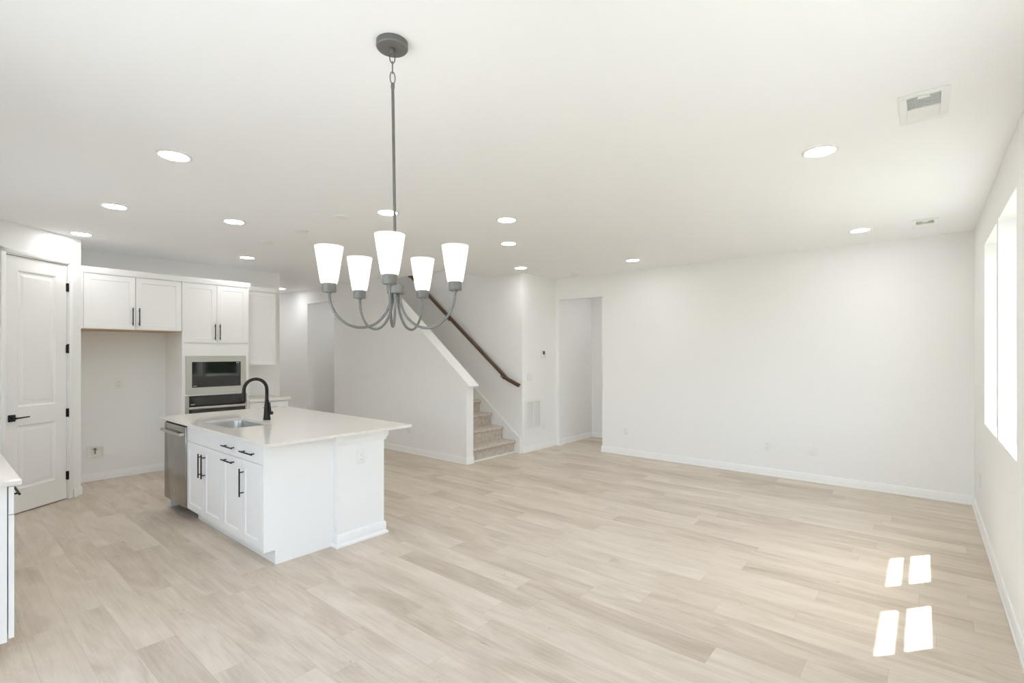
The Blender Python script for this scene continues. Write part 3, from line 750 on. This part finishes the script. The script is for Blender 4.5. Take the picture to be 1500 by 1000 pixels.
# ---------------------------------------------------------------- stairs
RISE, RUN, RX = 0.19, 0.243, -4.845
t = thing('staircase', 'beige carpeted staircase rising behind the sloped half wall', 'staircase', (RX, 5.4, 0))
NS = 13
for k in range(NS):
    x1 = RX - RUN * k; z1 = RISE * (k + 1); x0 = x1 - RUN if k < NS - 1 else -7.999
    z0 = 0.0 if k == 0 else RISE * k
    prof = [(x1, max(z0, 0.016)), (x1, z1 - 0.048)]
    for a in range(-90, 91, 30):
        prof.append((x1 + 0.012 + 0.022 * math.cos(math.radians(a)), z1 - 0.024 + 0.023 * math.sin(math.radians(a))))
    prof += [(x0, z1), (x0, max(z0, 0.016))]
    MB().prism(prof, 'y', YS + 0.131, SY1 - 0.014).build('step', M['carpet'], t)
MB().box(RX - 0.02, RX + 0.022, YS + 0.145, SY1 - 0.016, 0.0, 0.016, 0.002).build('floor_strip', M['trim'], t)
SK = lambda x: 0.262 + 0.776 * (-4.79 - x)
skp = [(-4.70, 0), (-4.775, 0.0), (-4.775, 0)]
sk_poly = [(-4.722, 0.0), (-4.722, 0.245), (-4.765, SK(-4.765) + 0.01), (-7.7, SK(-7.7)), (-7.7, SK(-7.7) - 0.30), (-5.10, 0.0)]
struct(MB().prism(sk_poly, 'y', SY1 - 0.013, SY1 - 0.0005).build('trim_2', M['trim'], smooth=False))
# moulded top edge of the skirt board
struct(MB().prism([(-4.722, 0.0), (-4.722, 0.252), (-4.762, SK(-4.762) + 0.016), (-7.7, SK(-7.7) + 0.008), (-7.7, SK(-7.7) - 0.026), (-4.775, SK(-4.775) - 0.026), (-4.752, 0.228), (-4.752, 0.0)], 'y', SY1 - 0.028, SY1 - 0.013).build('trim_3', M['trim'], smooth=False))
# handrail
t = thing('handrail', 'dark wooden handrail on the wall above the stairs', 'handrail', (-5.8, 5.79, 1.8))
HY = SY1 - 0.075
ra, rb = Vector((-4.935, HY, 1.128)), Vector((-7.75, HY, 1.128 + 0.779 * (7.75 - 4.935)))
def rail_sec(p, du, dv, w=0.030, hgt=0.027):
    return [p + du * (w * cx) + dv * (hgt * cy) for cx, cy in ((-0.55, -1), (0.55, -1), (0.8, -0.55), (0.62, -0.15), (1, 0.25), (0.85, 0.75), (0.4, 1), (-0.4, 1), (-0.85, 0.75), (-1, 0.25), (-0.62, -0.15), (-0.8, -0.55))]
b = bmesh.new(); sl = (rb - ra).normalized(); up = Vector((-sl.z, 0, sl.x)); up = up if up.z > 0 else -up
lowd = Vector((-0.235, 0, 0.097)).normalized(); lup = Vector((0.097, 0, 0.235)).normalized()
mid_up = (up + lup).normalized()
r0 = [b.verts.new(v) for v in rail_sec(Vector((-4.700, HY, 1.036)), Y, lup)]
r1 = [b.verts.new(v) for v in rail_sec(ra, Y, mid_up)]
r2 = [b.verts.new(v) for v in rail_sec(rb, Y, up)]
for A, B in ((r0, r1), (r1, r2)):
    for k in range(12): b.faces.new([A[k], A[(k + 1) % 12], B[(k + 1) % 12], B[k]])
b.faces.new(r0); b.faces.new(list(reversed(r2))); bmesh.ops.recalc_face_normals(b, faces=b.faces[:])
m_ = MB(); m_._merge(b); m_.build('rail', M['wood'], t)
for xb in (-5.06, -6.3, -7.4):
    zb = 1.128 + 0.779 * (-4.935 - xb) - 0.030
    k_ = MB().tube([(xb, SY1 - 0.001, zb - 0.055), (xb, SY1 - 0.045, zb - 0.055), (xb, HY, zb - 0.035), (xb, HY, zb)], 0.007, 10)
    k_.tube([(xb, SY1 - 0.0005, zb - 0.055), (xb, SY1 - 0.006, zb - 0.055)], 0.028, 16)
    k_.build('bracket', M['bronze'], t)

# ---------------------------------------------------------------- chandelier
HUB = Vector((-1.6045, 1.1995, 0.0))                          # under the canopy; the fixture hangs a touch out of plumb
CAN = Vector((-1.610, 1.193, H))
t = thing('chandelier', 'five-light brushed nickel chandelier with frosted glass shades on a long rod', 'chandelier', tuple(CAN))
MB().lathe([(0, -0.001), (0.061, -0.001), (0.061, -0.022), (0.058, -0.026), (0.012, -0.027), (0.012, -0.040), (0.009, -0.046), (0, -0.046)], CAN, 40).build('canopy', M['nickel'], t)
Rv = Vector((math.cos(math.radians(39.85)), math.sin(math.radians(39.85)), 0)); Fv = Vector((-math.sin(math.radians(39.85)), math.cos(math.radians(39.85)), 0))
top = CAN + Z * -0.046
hubc = CAN.copy(); hubc.z = 1.772; hubc += Rv * 0.0135
ax = (hubc - top).normalized()
def link(cz0, cz1, rot, w=0.010):
    pts = []; L_ = (cz1 - cz0) / 2; cc = top + ax * ((cz0 + cz1) / 2); sd = (Rv * math.cos(rot) + Fv * math.sin(rot))
    for k in range(20):
        a = 2 * math.pi * k / 20; pts.append(cc + sd * (w * math.cos(a)) + ax * (L_ * math.sin(a)))
    return pts
for (a, b_, r_) in ((-0.006, 0.036, 0.3), (0.030, 0.076, 1.85), (0.070, 0.118, 0.5)):
    MB().tube(link(a, b_, r_), 0.0022, 8, closed=True).build('chain_link', M['nickel'], t)
rp0 = top + ax * 0.113
MB().tube([rp0, rp0 + ax * 0.006, rp0 + ax * 0.022, rp0 + ax * 0.024, hubc + Z * 0.02], [0.004, 0.0075, 0.0075, 0.0058, 0.0058], 14).build('rod', M['nickel'], t)
MB().lathe([(0, 0.040), (0.009, 0.040), (0.009, 0.022), (0.031, 0.021), (0.034, 0.018), (0.034, -0.016), (0.031, -0.019), (0.010, -0.020), (0.010, -0.032), (0.007, -0.036), (0, -0.036)], hubc, 36).build('hub', M['nickel'], t)
for i, (ang, dz) in enumerate(((200.5, -0.006), (141.5, -0.003), (278.5, 0.003), (74.5, 0.008), (-7.5, 0.008))):
    a = math.radians(ang); dr_ = Rv * math.cos(a) + Fv * math.sin(a)
    r0_, r1_ = 0.017, 0.240 if ang != 200.5 else 0.246
    pts = []; z_top = hubc.z - 0.018; zb = 1.618; zs = 1.755 + dz
    for k in range(0, 33):
        th = math.pi + math.pi * k / 32
        rr = (r0_ + r1_) / 2 + (r1_ - r0_) / 2 * math.cos(th)
        s_ = -math.sin(th)
        zz = (z_top if th < 1.5 * math.pi else zs) ; zz = zz - (zz - zb) * s_ ** 1.0
        base_c = Vector((hubc.x, hubc.y, 0))
        pts.append(base_c + dr_ * rr + Z * zz)
    arm = MB().tube(pts, 0.0052, 12).build('arm', M['nickel'], t)
    sc = Vector((hubc.x, hubc.y, 0)) + dr_ * r1_; sc.z = zs
    MB().lathe([(0, -0.006), (0.008, -0.006), (0.009, 0.0), (0.024, 0.0), (0.026, 0.003), (0.026, 0.031), (0.024, 0.033), (0, 0.033)], sc, 28).build('socket_cup', M['nickel'], arm)
    prof = []
    for k in range(9):
        q = k / 8; prof.append((0.0295 + (0.0525 - 0.0295) * q, 0.029 + 0.143 * q))
    outer = [(0.0, 0.0335), (0.030, 0.0335)] + prof
    sh = MB().lathe([(0.0, 0.034), (0.0292, 0.034)] + prof[1:] + [(0.0500, 0.1725)] + [(r - 0.0028, z) for r, z in reversed(prof[1:-1])] + [(0.0270, 0.0375), (0, 0.0375)], sc, 40).build('glass_shade', M['shade'], arm)
    MB().lathe([(0, 0.040), (0.010, 0.040), (0.011, 0.056), (0.019, 0.076), (0.021, 0.090), (0.017, 0.106), (0.008, 0.114), (0, 0.115)], sc, 18).build('bulb', M['bulb'], arm)

# ---------------------------------------------------------------- recessed ceiling lights
LIGHTS = [
    (-3.571, 1.011, 'large recessed ceiling light left of the chandelier rod, first of the row towards pantry'),
    (-5.177, 1.041, 'middle recessed ceiling light of the three in the row towards the pantry door'),
    (-6.639, 1.063, 'recessed ceiling light beside the corner of pantry wall and fridge cabinet'),
    (-4.928, 1.874, 'recessed ceiling light above the island sink, left of the three blank ceiling covers'),
    (-6.644, 2.681, 'recessed ceiling light in front of the oven tower cabinets'),
    (-3.581, 2.607, 'recessed ceiling light seen just behind the chandelier rod'),
    (-2.946, 3.452, 'highest of three recessed ceiling lights stacked right of the chandelier'),
    (-3.561, 4.207, 'middle one of three recessed ceiling lights stacked right of the chandelier'),
    (-4.441, 5.519, 'recessed ceiling light right in front of the wall corner beside the stairs'),
    (-2.946, 6.009, 'recessed ceiling light near the far wall, right of the hall opening'),
    (-0.488, 3.496, 'large recessed ceiling light beside the larger, nearer ceiling vent'),
    (-0.493, 5.991, 'recessed ceiling light beside the small vent near the far wall'),
    (-9.344, 4.372, 'tiny recessed light in the back hallway beyond the narrow upper cabinet'),
]
rl = None
for (lx, ly, lab) in LIGHTS:
    if rl is None:
        rl = thing('recessed_light', lab, 'ceiling light', (lx, ly, H), 'recessed ceiling lights')
        MB().lathe([(0.078, 0.0), (0.097, 0.0), (0.097, -0.003), (0.092, -0.006), (0.082, -0.006), (0.078, -0.003)], (lx, ly, H), 40, closed=True).build('trim_ring', M['plate'], rl)
        MB().lathe([(0, -0.001), (0.0775, -0.001), (0.0775, -0.0035), (0, -0.0035)], (lx, ly, H), 40).build('lens', M['lens'], rl)
    else:
        o = rl.copy(); C.objects.link(o); o.location = (lx, ly, H); o['label'] = lab
        for ch in rl.children:
            c2 = ch.copy(); C.objects.link(c2); c2.parent = o
# unseen upstairs lights, added to brighten the stairwell walls
ul = rl.copy(); C.objects.link(ul); ul.location = (-6.9, 5.45, 5.4); ul['label'] = 'added unseen light in the upstairs ceiling, brightening the staircase'
ul2 = rl.copy(); C.objects.link(ul2); ul2.location = (-5.95, 5.45, 5.4); ul2['label'] = 'added unseen light in the upstairs ceiling, brightening the foot of the stairs'
for u_ in (ul, ul2):
    for ch in rl.children:
        c2 = ch.copy(); C.objects.link(c2); c2.parent = u_

# unseen lamps added to lift the hall, side room and hallway
for (lx, ly, lab) in ((-3.55, 7.42, 'added unseen lamp brightening the hall behind the far opening'),
                      (-8.65, 5.55, 'added unseen lamp brightening the room behind the hallway opening'),
                      (-10.3, 3.95, 'added unseen light brightening the back hallway from behind the kitchen wall')):
    o = rl.copy(); C.objects.link(o); o.location = (lx, ly, H); o['label'] = lab
    for ch in rl.children:
        c2 = ch.copy(); C.objects.link(c2); c2.parent = o

# blank covers for pendant wiring, smoke detector
cv0 = None
for (lx, ly, lab) in ((-4.008, 2.419, 'blank round ceiling cover nearest the chandelier, largest of three'),
                      (-4.786, 2.444, 'blank round ceiling cover, middle one of the three over the island'),
                      (-5.559, 2.451, 'blank round ceiling cover nearest the oven cabinets, smallest looking of three')):
    if cv0 is None:
        cv0 = tag(MB().lathe([(0, 0), (0.066, 0), (0.066, -0.004), (0.058, -0.011), (0.02, -0.014), (0, -0.014)], (lx, ly, H - 0.0005), 36).build('ceiling_cover', M['plate'], loc=(lx, ly, H)), lab, 'ceiling cover', 'blank pendant covers')
    else:
        o = cv0.copy(); C.objects.link(o); o.location = (lx, ly, H); o['label'] = lab
t = thing('smoke_detector', 'white round smoke detector on the ceiling above the hall opening', 'smoke detector', (-4.131, 6.45, H))
MB().lathe([(0, -0.0005), (0.065, -0.0005), (0.066, -0.012), (0.063, -0.02), (0, -0.02)], (-4.131, 6.45, H), 32).build('base', M['plate'], t)
MB().lathe([(0, -0.0205), (0.056, -0.0205), (0.054, -0.034), (0.045, -0.041), (0, -0.043)], (-4.131, 6.45, H), 32).build('cap', M['plate'], t)

# ceiling vents: stamped frame, two banks of slanted blades, damper tab
def vent(x0, x1, y0, y1, label):
    t = thing('ceiling_vent', label, 'vent', ((x0 + x1) / 2, (y0 + y1) / 2, H), 'ceiling vents')
    f = MB(); bw = 0.033; z0, z1 = H - 0.008, H - 0.0005
    f.box(x0, x1, y0, y0 + bw, z0, z1, 0.002); f.box(x0, x1, y1 - bw, y1, z0, z1, 0.002); f.box(x0, x0 + bw, y0 + bw, y1 - bw, z0, z1, 0.002); f.box(x1 - bw, x1, y0 + bw, y1 - bw, z0, z1, 0.002)
    ym = (y0 + y1) / 2; f.box(x0 + bw, x1 - bw, ym - 0.004, ym + 0.004, z0, z1)
    f.build('frame', M['plate'], t)
    MB().box(x0 + bw, x1 - bw, y0 + bw, y1 - bw, H - 0.0012, H - 0.0006).build('duct_throat', M['slot'], t, smooth=False)
    for nm, a, b_, sg, mm in (('near_blades', y0 + bw, ym - 0.004, 1, M['blade']), ('far_blades', ym + 0.004, y1 - bw, -1, M['plate'])):
        bl = MB(); n = 8 if sg > 0 else 11; pitch = (b_ - a) / n
        for k in range(n):
            yc = a + (k + 0.5) * pitch
            if sg < 0: q = [(yc - pitch * 0.50, H - 0.0016), (yc - pitch * 0.34, H - 0.0016), (yc + pitch * 0.44, H - 0.0078), (yc + pitch * 0.30, H - 0.0078)]
            else: q = [(yc + pitch * 0.36, H - 0.0016), (yc + pitch * 0.24, H - 0.0016), (yc - pitch * 0.20, H - 0.0078), (yc - pitch * 0.06, H - 0.0078)]
            bl.prism(q, 'x', x0 + bw, x1 - bw)
        bl.build(nm, mm, t, smooth=False)
    MB().box((x0 + x1) / 2 - 0.022, (x0 + x1) / 2 + 0.022, y0 + bw - 0.006, y0 + bw + 0.012, H - 0.016, H - 0.008, 0.002).build('damper_tab', M['plate'], t)
vent(-0.100, 0.092, 3.005, 3.372, 'large looking white ceiling vent nearest the camera, with grey louvres')
vent(-0.095, 0.098, 5.880, 6.250, 'small looking white ceiling vent near the corner of far wall and window wall')

# ---------------------------------------------------------------- plates on the walls
def outlet(name_label, P, U, N, group='wall outlets', kind='outlet', w=0.070, h=0.115):
    """P centre on the wall, U along the wall, N out of it"""
    t = thing({'outlet': 'wall_outlet', 'blank': 'blank_plate', 'switch': 'light_switch'}[kind], name_label, {'outlet': 'outlet', 'blank': 'cover plate', 'switch': 'light switch'}[kind], tuple(P), group)
    P = Vector(P)
    pl = MB().obox(P, U, Z, N, -w / 2, w / 2, -h / 2, h / 2, 0.0005, 0.006, 0.002).build('plate', M['plate'], t)
    if kind == 'outlet':
        for s in (-1, 1):
            r = MB().obox(P, U, Z, N, -0.016, 0.016, s * 0.0195 - 0.014, s * 0.0195 + 0.014, 0.006, 0.0075, 0.0007, 1).build('receptacle', M['plate'], t)
            sl = MB()
            for q in (-0.0065, 0.0065): sl.obox(P, U, Z, N, q - 0.0016, q + 0.0016, s * 0.0195 - 0.003, s * 0.0195 + 0.006, 0.0074, 0.0078)
            sl.obox(P, U, Z, N, -0.002, 0.002, s * 0.0195 - 0.010, s * 0.0195 - 0.006, 0.0074, 0.0078)
            sl.build('slots', M['plate_grey'], r, smooth=False)
    elif kind == 'switch':
        n = round(w / 0.046)
        for k in range(n):
            u = (k - (n - 1) / 2) * 0.046
            MB().obox(P, U, Z, N, u - 0.0165, u + 0.0165, -0.033, 0.033, 0.006, 0.0085, 0.001, 1).build('rocker', M['plate'], t)
    else:
        for s in (-1, 1): MB().tube([P + Z * (s * h * 0.36) + N * 0.0058, P + Z * (s * h * 0.36) + N * 0.0068], 0.0035, 10).build('screw', M['blade'], t)
    return t
outlet('white outlet on the far wall beside the hall opening', (-3.428, YF, 0.362), X, -Y)
outlet('white outlet on the far wall, directly left of the blank plate', (-1.503, YF, 0.368), X, -Y)
outlet('blank white plate low on the far wall', (-1.013, YF, 0.370), X, -Y, 'wall outlets', 'blank', 0.080, 0.120)
outlet('faint white outlet low on the window wall near the far corner', (XR, 6.06, 0.385), Y, -X)
outlet('white outlet low on the wall strip beside the return grille', (XS, 6.412, 0.362), Y, X)
outlet('white outlet on the stair half wall just under the island worktop corner', (-6.04, YS, 0.352), X, -Y)
outlet('white outlet high in the empty fridge bay', (XK, 1.573, 1.145), Y, X)
outlet('white outlet on the end block of the island', (PX, 2.308, 0.676), Y, X)
outlet('white double light switch on the wall strip below the thermostat', (XS, 6.055, 1.155), Y, X, 'light switches', 'switch', 0.125, 0.118)
outlet('white four-gang light switch on the stair wall', (-7.185, YS, 1.140), X, -Y, 'light switches', 'switch', 0.215, 0.118)
# thermostat
t = thing('thermostat', 'small white thermostat with dark screen on the wall beside the stairs', 'thermostat', (XS, 6.40, 1.5))
MB().box(XS + 0.0005, XS + 0.022, 6.335, 6.465, 1.458, 1.560, 0.006).build('case', M['plate'], t)
MB().box(XS + 0.0215, XS + 0.0235, 6.372, 6.428, 1.500, 1.556, 0.0008).build('screen', M['screen'], t)
# return air grille
t = thing('return_air_grille', 'white return air grille low on the wall beside the stairs', 'vent', (XS, 6.15, 0.57))
g0, g1, h0, h1 = 5.945, 6.345, 0.345, 0.800
f = MB()
for a in ((g0, g0 + 0.03, h0, h1), (g1 - 0.03, g1, h0, h1), (g0 + 0.03, g1 - 0.03, h0, h0 + 0.03), (g0 + 0.03, g1 - 0.03, h1 - 0.03, h1), ((g0 + g1) / 2 - 0.008, (g0 + g1) / 2 + 0.008, h0 + 0.03, h1 - 0.03)):
    f.box(XS + 0.0005, XS + 0.010, *a)
f.build('frame', M['plate'], t, smooth=False)
MB().box(XS + 0.0003, XS + 0.001, g0 + 0.03, g1 - 0.03, h0 + 0.03, h1 - 0.03).build('duct_throat', M['slot'], t, smooth=False)
lo = MB(); n = 30
for k in range(n):
    zc = h0 + 0.03 + (k + 0.5) * (h1 - h0 - 0.06) / n
    lo.prism([(XS + 0.0012, zc + 0.005), (XS + 0.0012, zc + 0.0035), (XS + 0.0095, zc - 0.0055), (XS + 0.0095, zc - 0.004)], 'y', g0 + 0.03, g1 - 0.03)
lo.build('louvres', M['plate'], t, smooth=False)
# ice-maker box in the fridge bay
t = thing('ice_maker_box', 'white recessed water outlet box low in the empty fridge bay', 'outlet box', (XK, 1.353, 0.345))
b0, b1, c0_, c1_ = 1.272, 1.434, 0.275, 0.412
f = MB()
for a in ((b0, b0 + 0.018, c0_, c1_), (b1 - 0.018, b1, c0_, c1_), (b0 + 0.018, b1 - 0.018, c0_, c0_ + 0.018), (b0 + 0.018, b1 - 0.018, c1_ - 0.018, c1_)): f.box(XK + 0.0005, XK + 0.022, *a)
f.build('frame', M['plate'], t, smooth=False)
MB().box(XK + 0.0003, XK + 0.002, b0 + 0.018, b1 - 0.018, c0_ + 0.018, c1_ - 0.018).build('back_panel', M['plate'], t, smooth=False)
v = MB().tube([(XK + 0.012, 1.345, 0.394), (XK + 0.012, 1.345, 0.318)], 0.007, 12); v.tube([(XK + 0.012, 1.332, 0.372), (XK + 0.012, 1.358, 0.372)], 0.008, 10); v.tube([(XK + 0.012, 1.345, 0.345), (XK + 0.030, 1.345, 0.345)], 0.007, 10)
v.build('valve', M['brass'], t)

# ---------------------------------------------------------------- outside the windows
struct(MB().box(-30, 45, -30, 45, -0.45, -0.30).build('ground_lawn', M['lawn'], smooth=False))
struct(MB().box(-6.0, 2.5, -6.5, -0.50, -0.30, -0.12).build('ground_bounce_patio', mat('bounce_patio_concrete', (0.31, 0.31, 0.305), 0.85, noise=0.08, scale=6), smooth=False))  # unseen slab, added to bounce neutral daylight up to the ceiling
random.seed(3)
b = bmesh.new()
for k in range(150):
    cpt = Vector((10.2 + random.uniform(-0.5, 0.7), -6 + k * 0.19 + random.uniform(-0.2, 0.2), random.uniform(0.1, 2.1)))
    b2 = bmesh.ops.create_icosphere(b, subdivisions=2, radius=random.uniform(0.35, 0.6), matrix=Matrix.Translation(cpt))
    for vv in b2['verts']: vv.co += Vector((random.uniform(-1, 1), random.uniform(-1, 1), random.uniform(-1, 1))) * 0.10
m_ = MB(); m_._merge(b)
hg_ = m_.build('garden_hedge', M['leaf'], smooth=False, loc=(10.2, 5, -0.3)); hg_['kind'] = 'stuff'
tag(hg_, 'dense green hedge outside beyond the twin windows', 'hedge')
random.seed(5)
def tree(px, py, hgt, rad, label):
    t = thing('garden_tree', label, 'tree', (px, py, -0.3), 'trees beyond the hedge')
    MB().tube([(px, py, -0.31), (px + 0.1, py, hgt * 0.3), (px, py + 0.1, hgt * 0.7)], [0.2, 0.16, 0.08], 10).build('trunk', M['bark'], t)
    b = bmesh.new()
    for k in range(26):
        a, ph, r = random.uniform(0, 6.28), random.uniform(-1.2, 1.5), rad * random.uniform(0.35, 0.95)
        cpt = Vector((px + math.cos(a) * math.cos(ph) * r, py + math.sin(a) * math.cos(ph) * r, hgt * 0.6 + math.sin(ph) * r * hgt / rad * 0.38))
        b2 = bmesh.ops.create_icosphere(b, subdivisions=2, radius=rad * random.uniform(0.22, 0.42), matrix=Matrix.Translation(cpt))
        for vv in b2['verts']: vv.co += Vector((random.uniform(-1, 1), random.uniform(-1, 1), random.uniform(-1, 1))) * rad * 0.06
    m_ = MB(); m_._merge(b); m_.build('foliage', M['leaf'], t, smooth=False)
for k, (px, py, hg, rd) in enumerate(((16, 3.0, 7, 2.6), (17, 10.5, 9, 3.2), (16, 18, 7.5, 2.8))):
    tree(px, py, hg, rd, 'green leafy tree beyond the garden hedge')
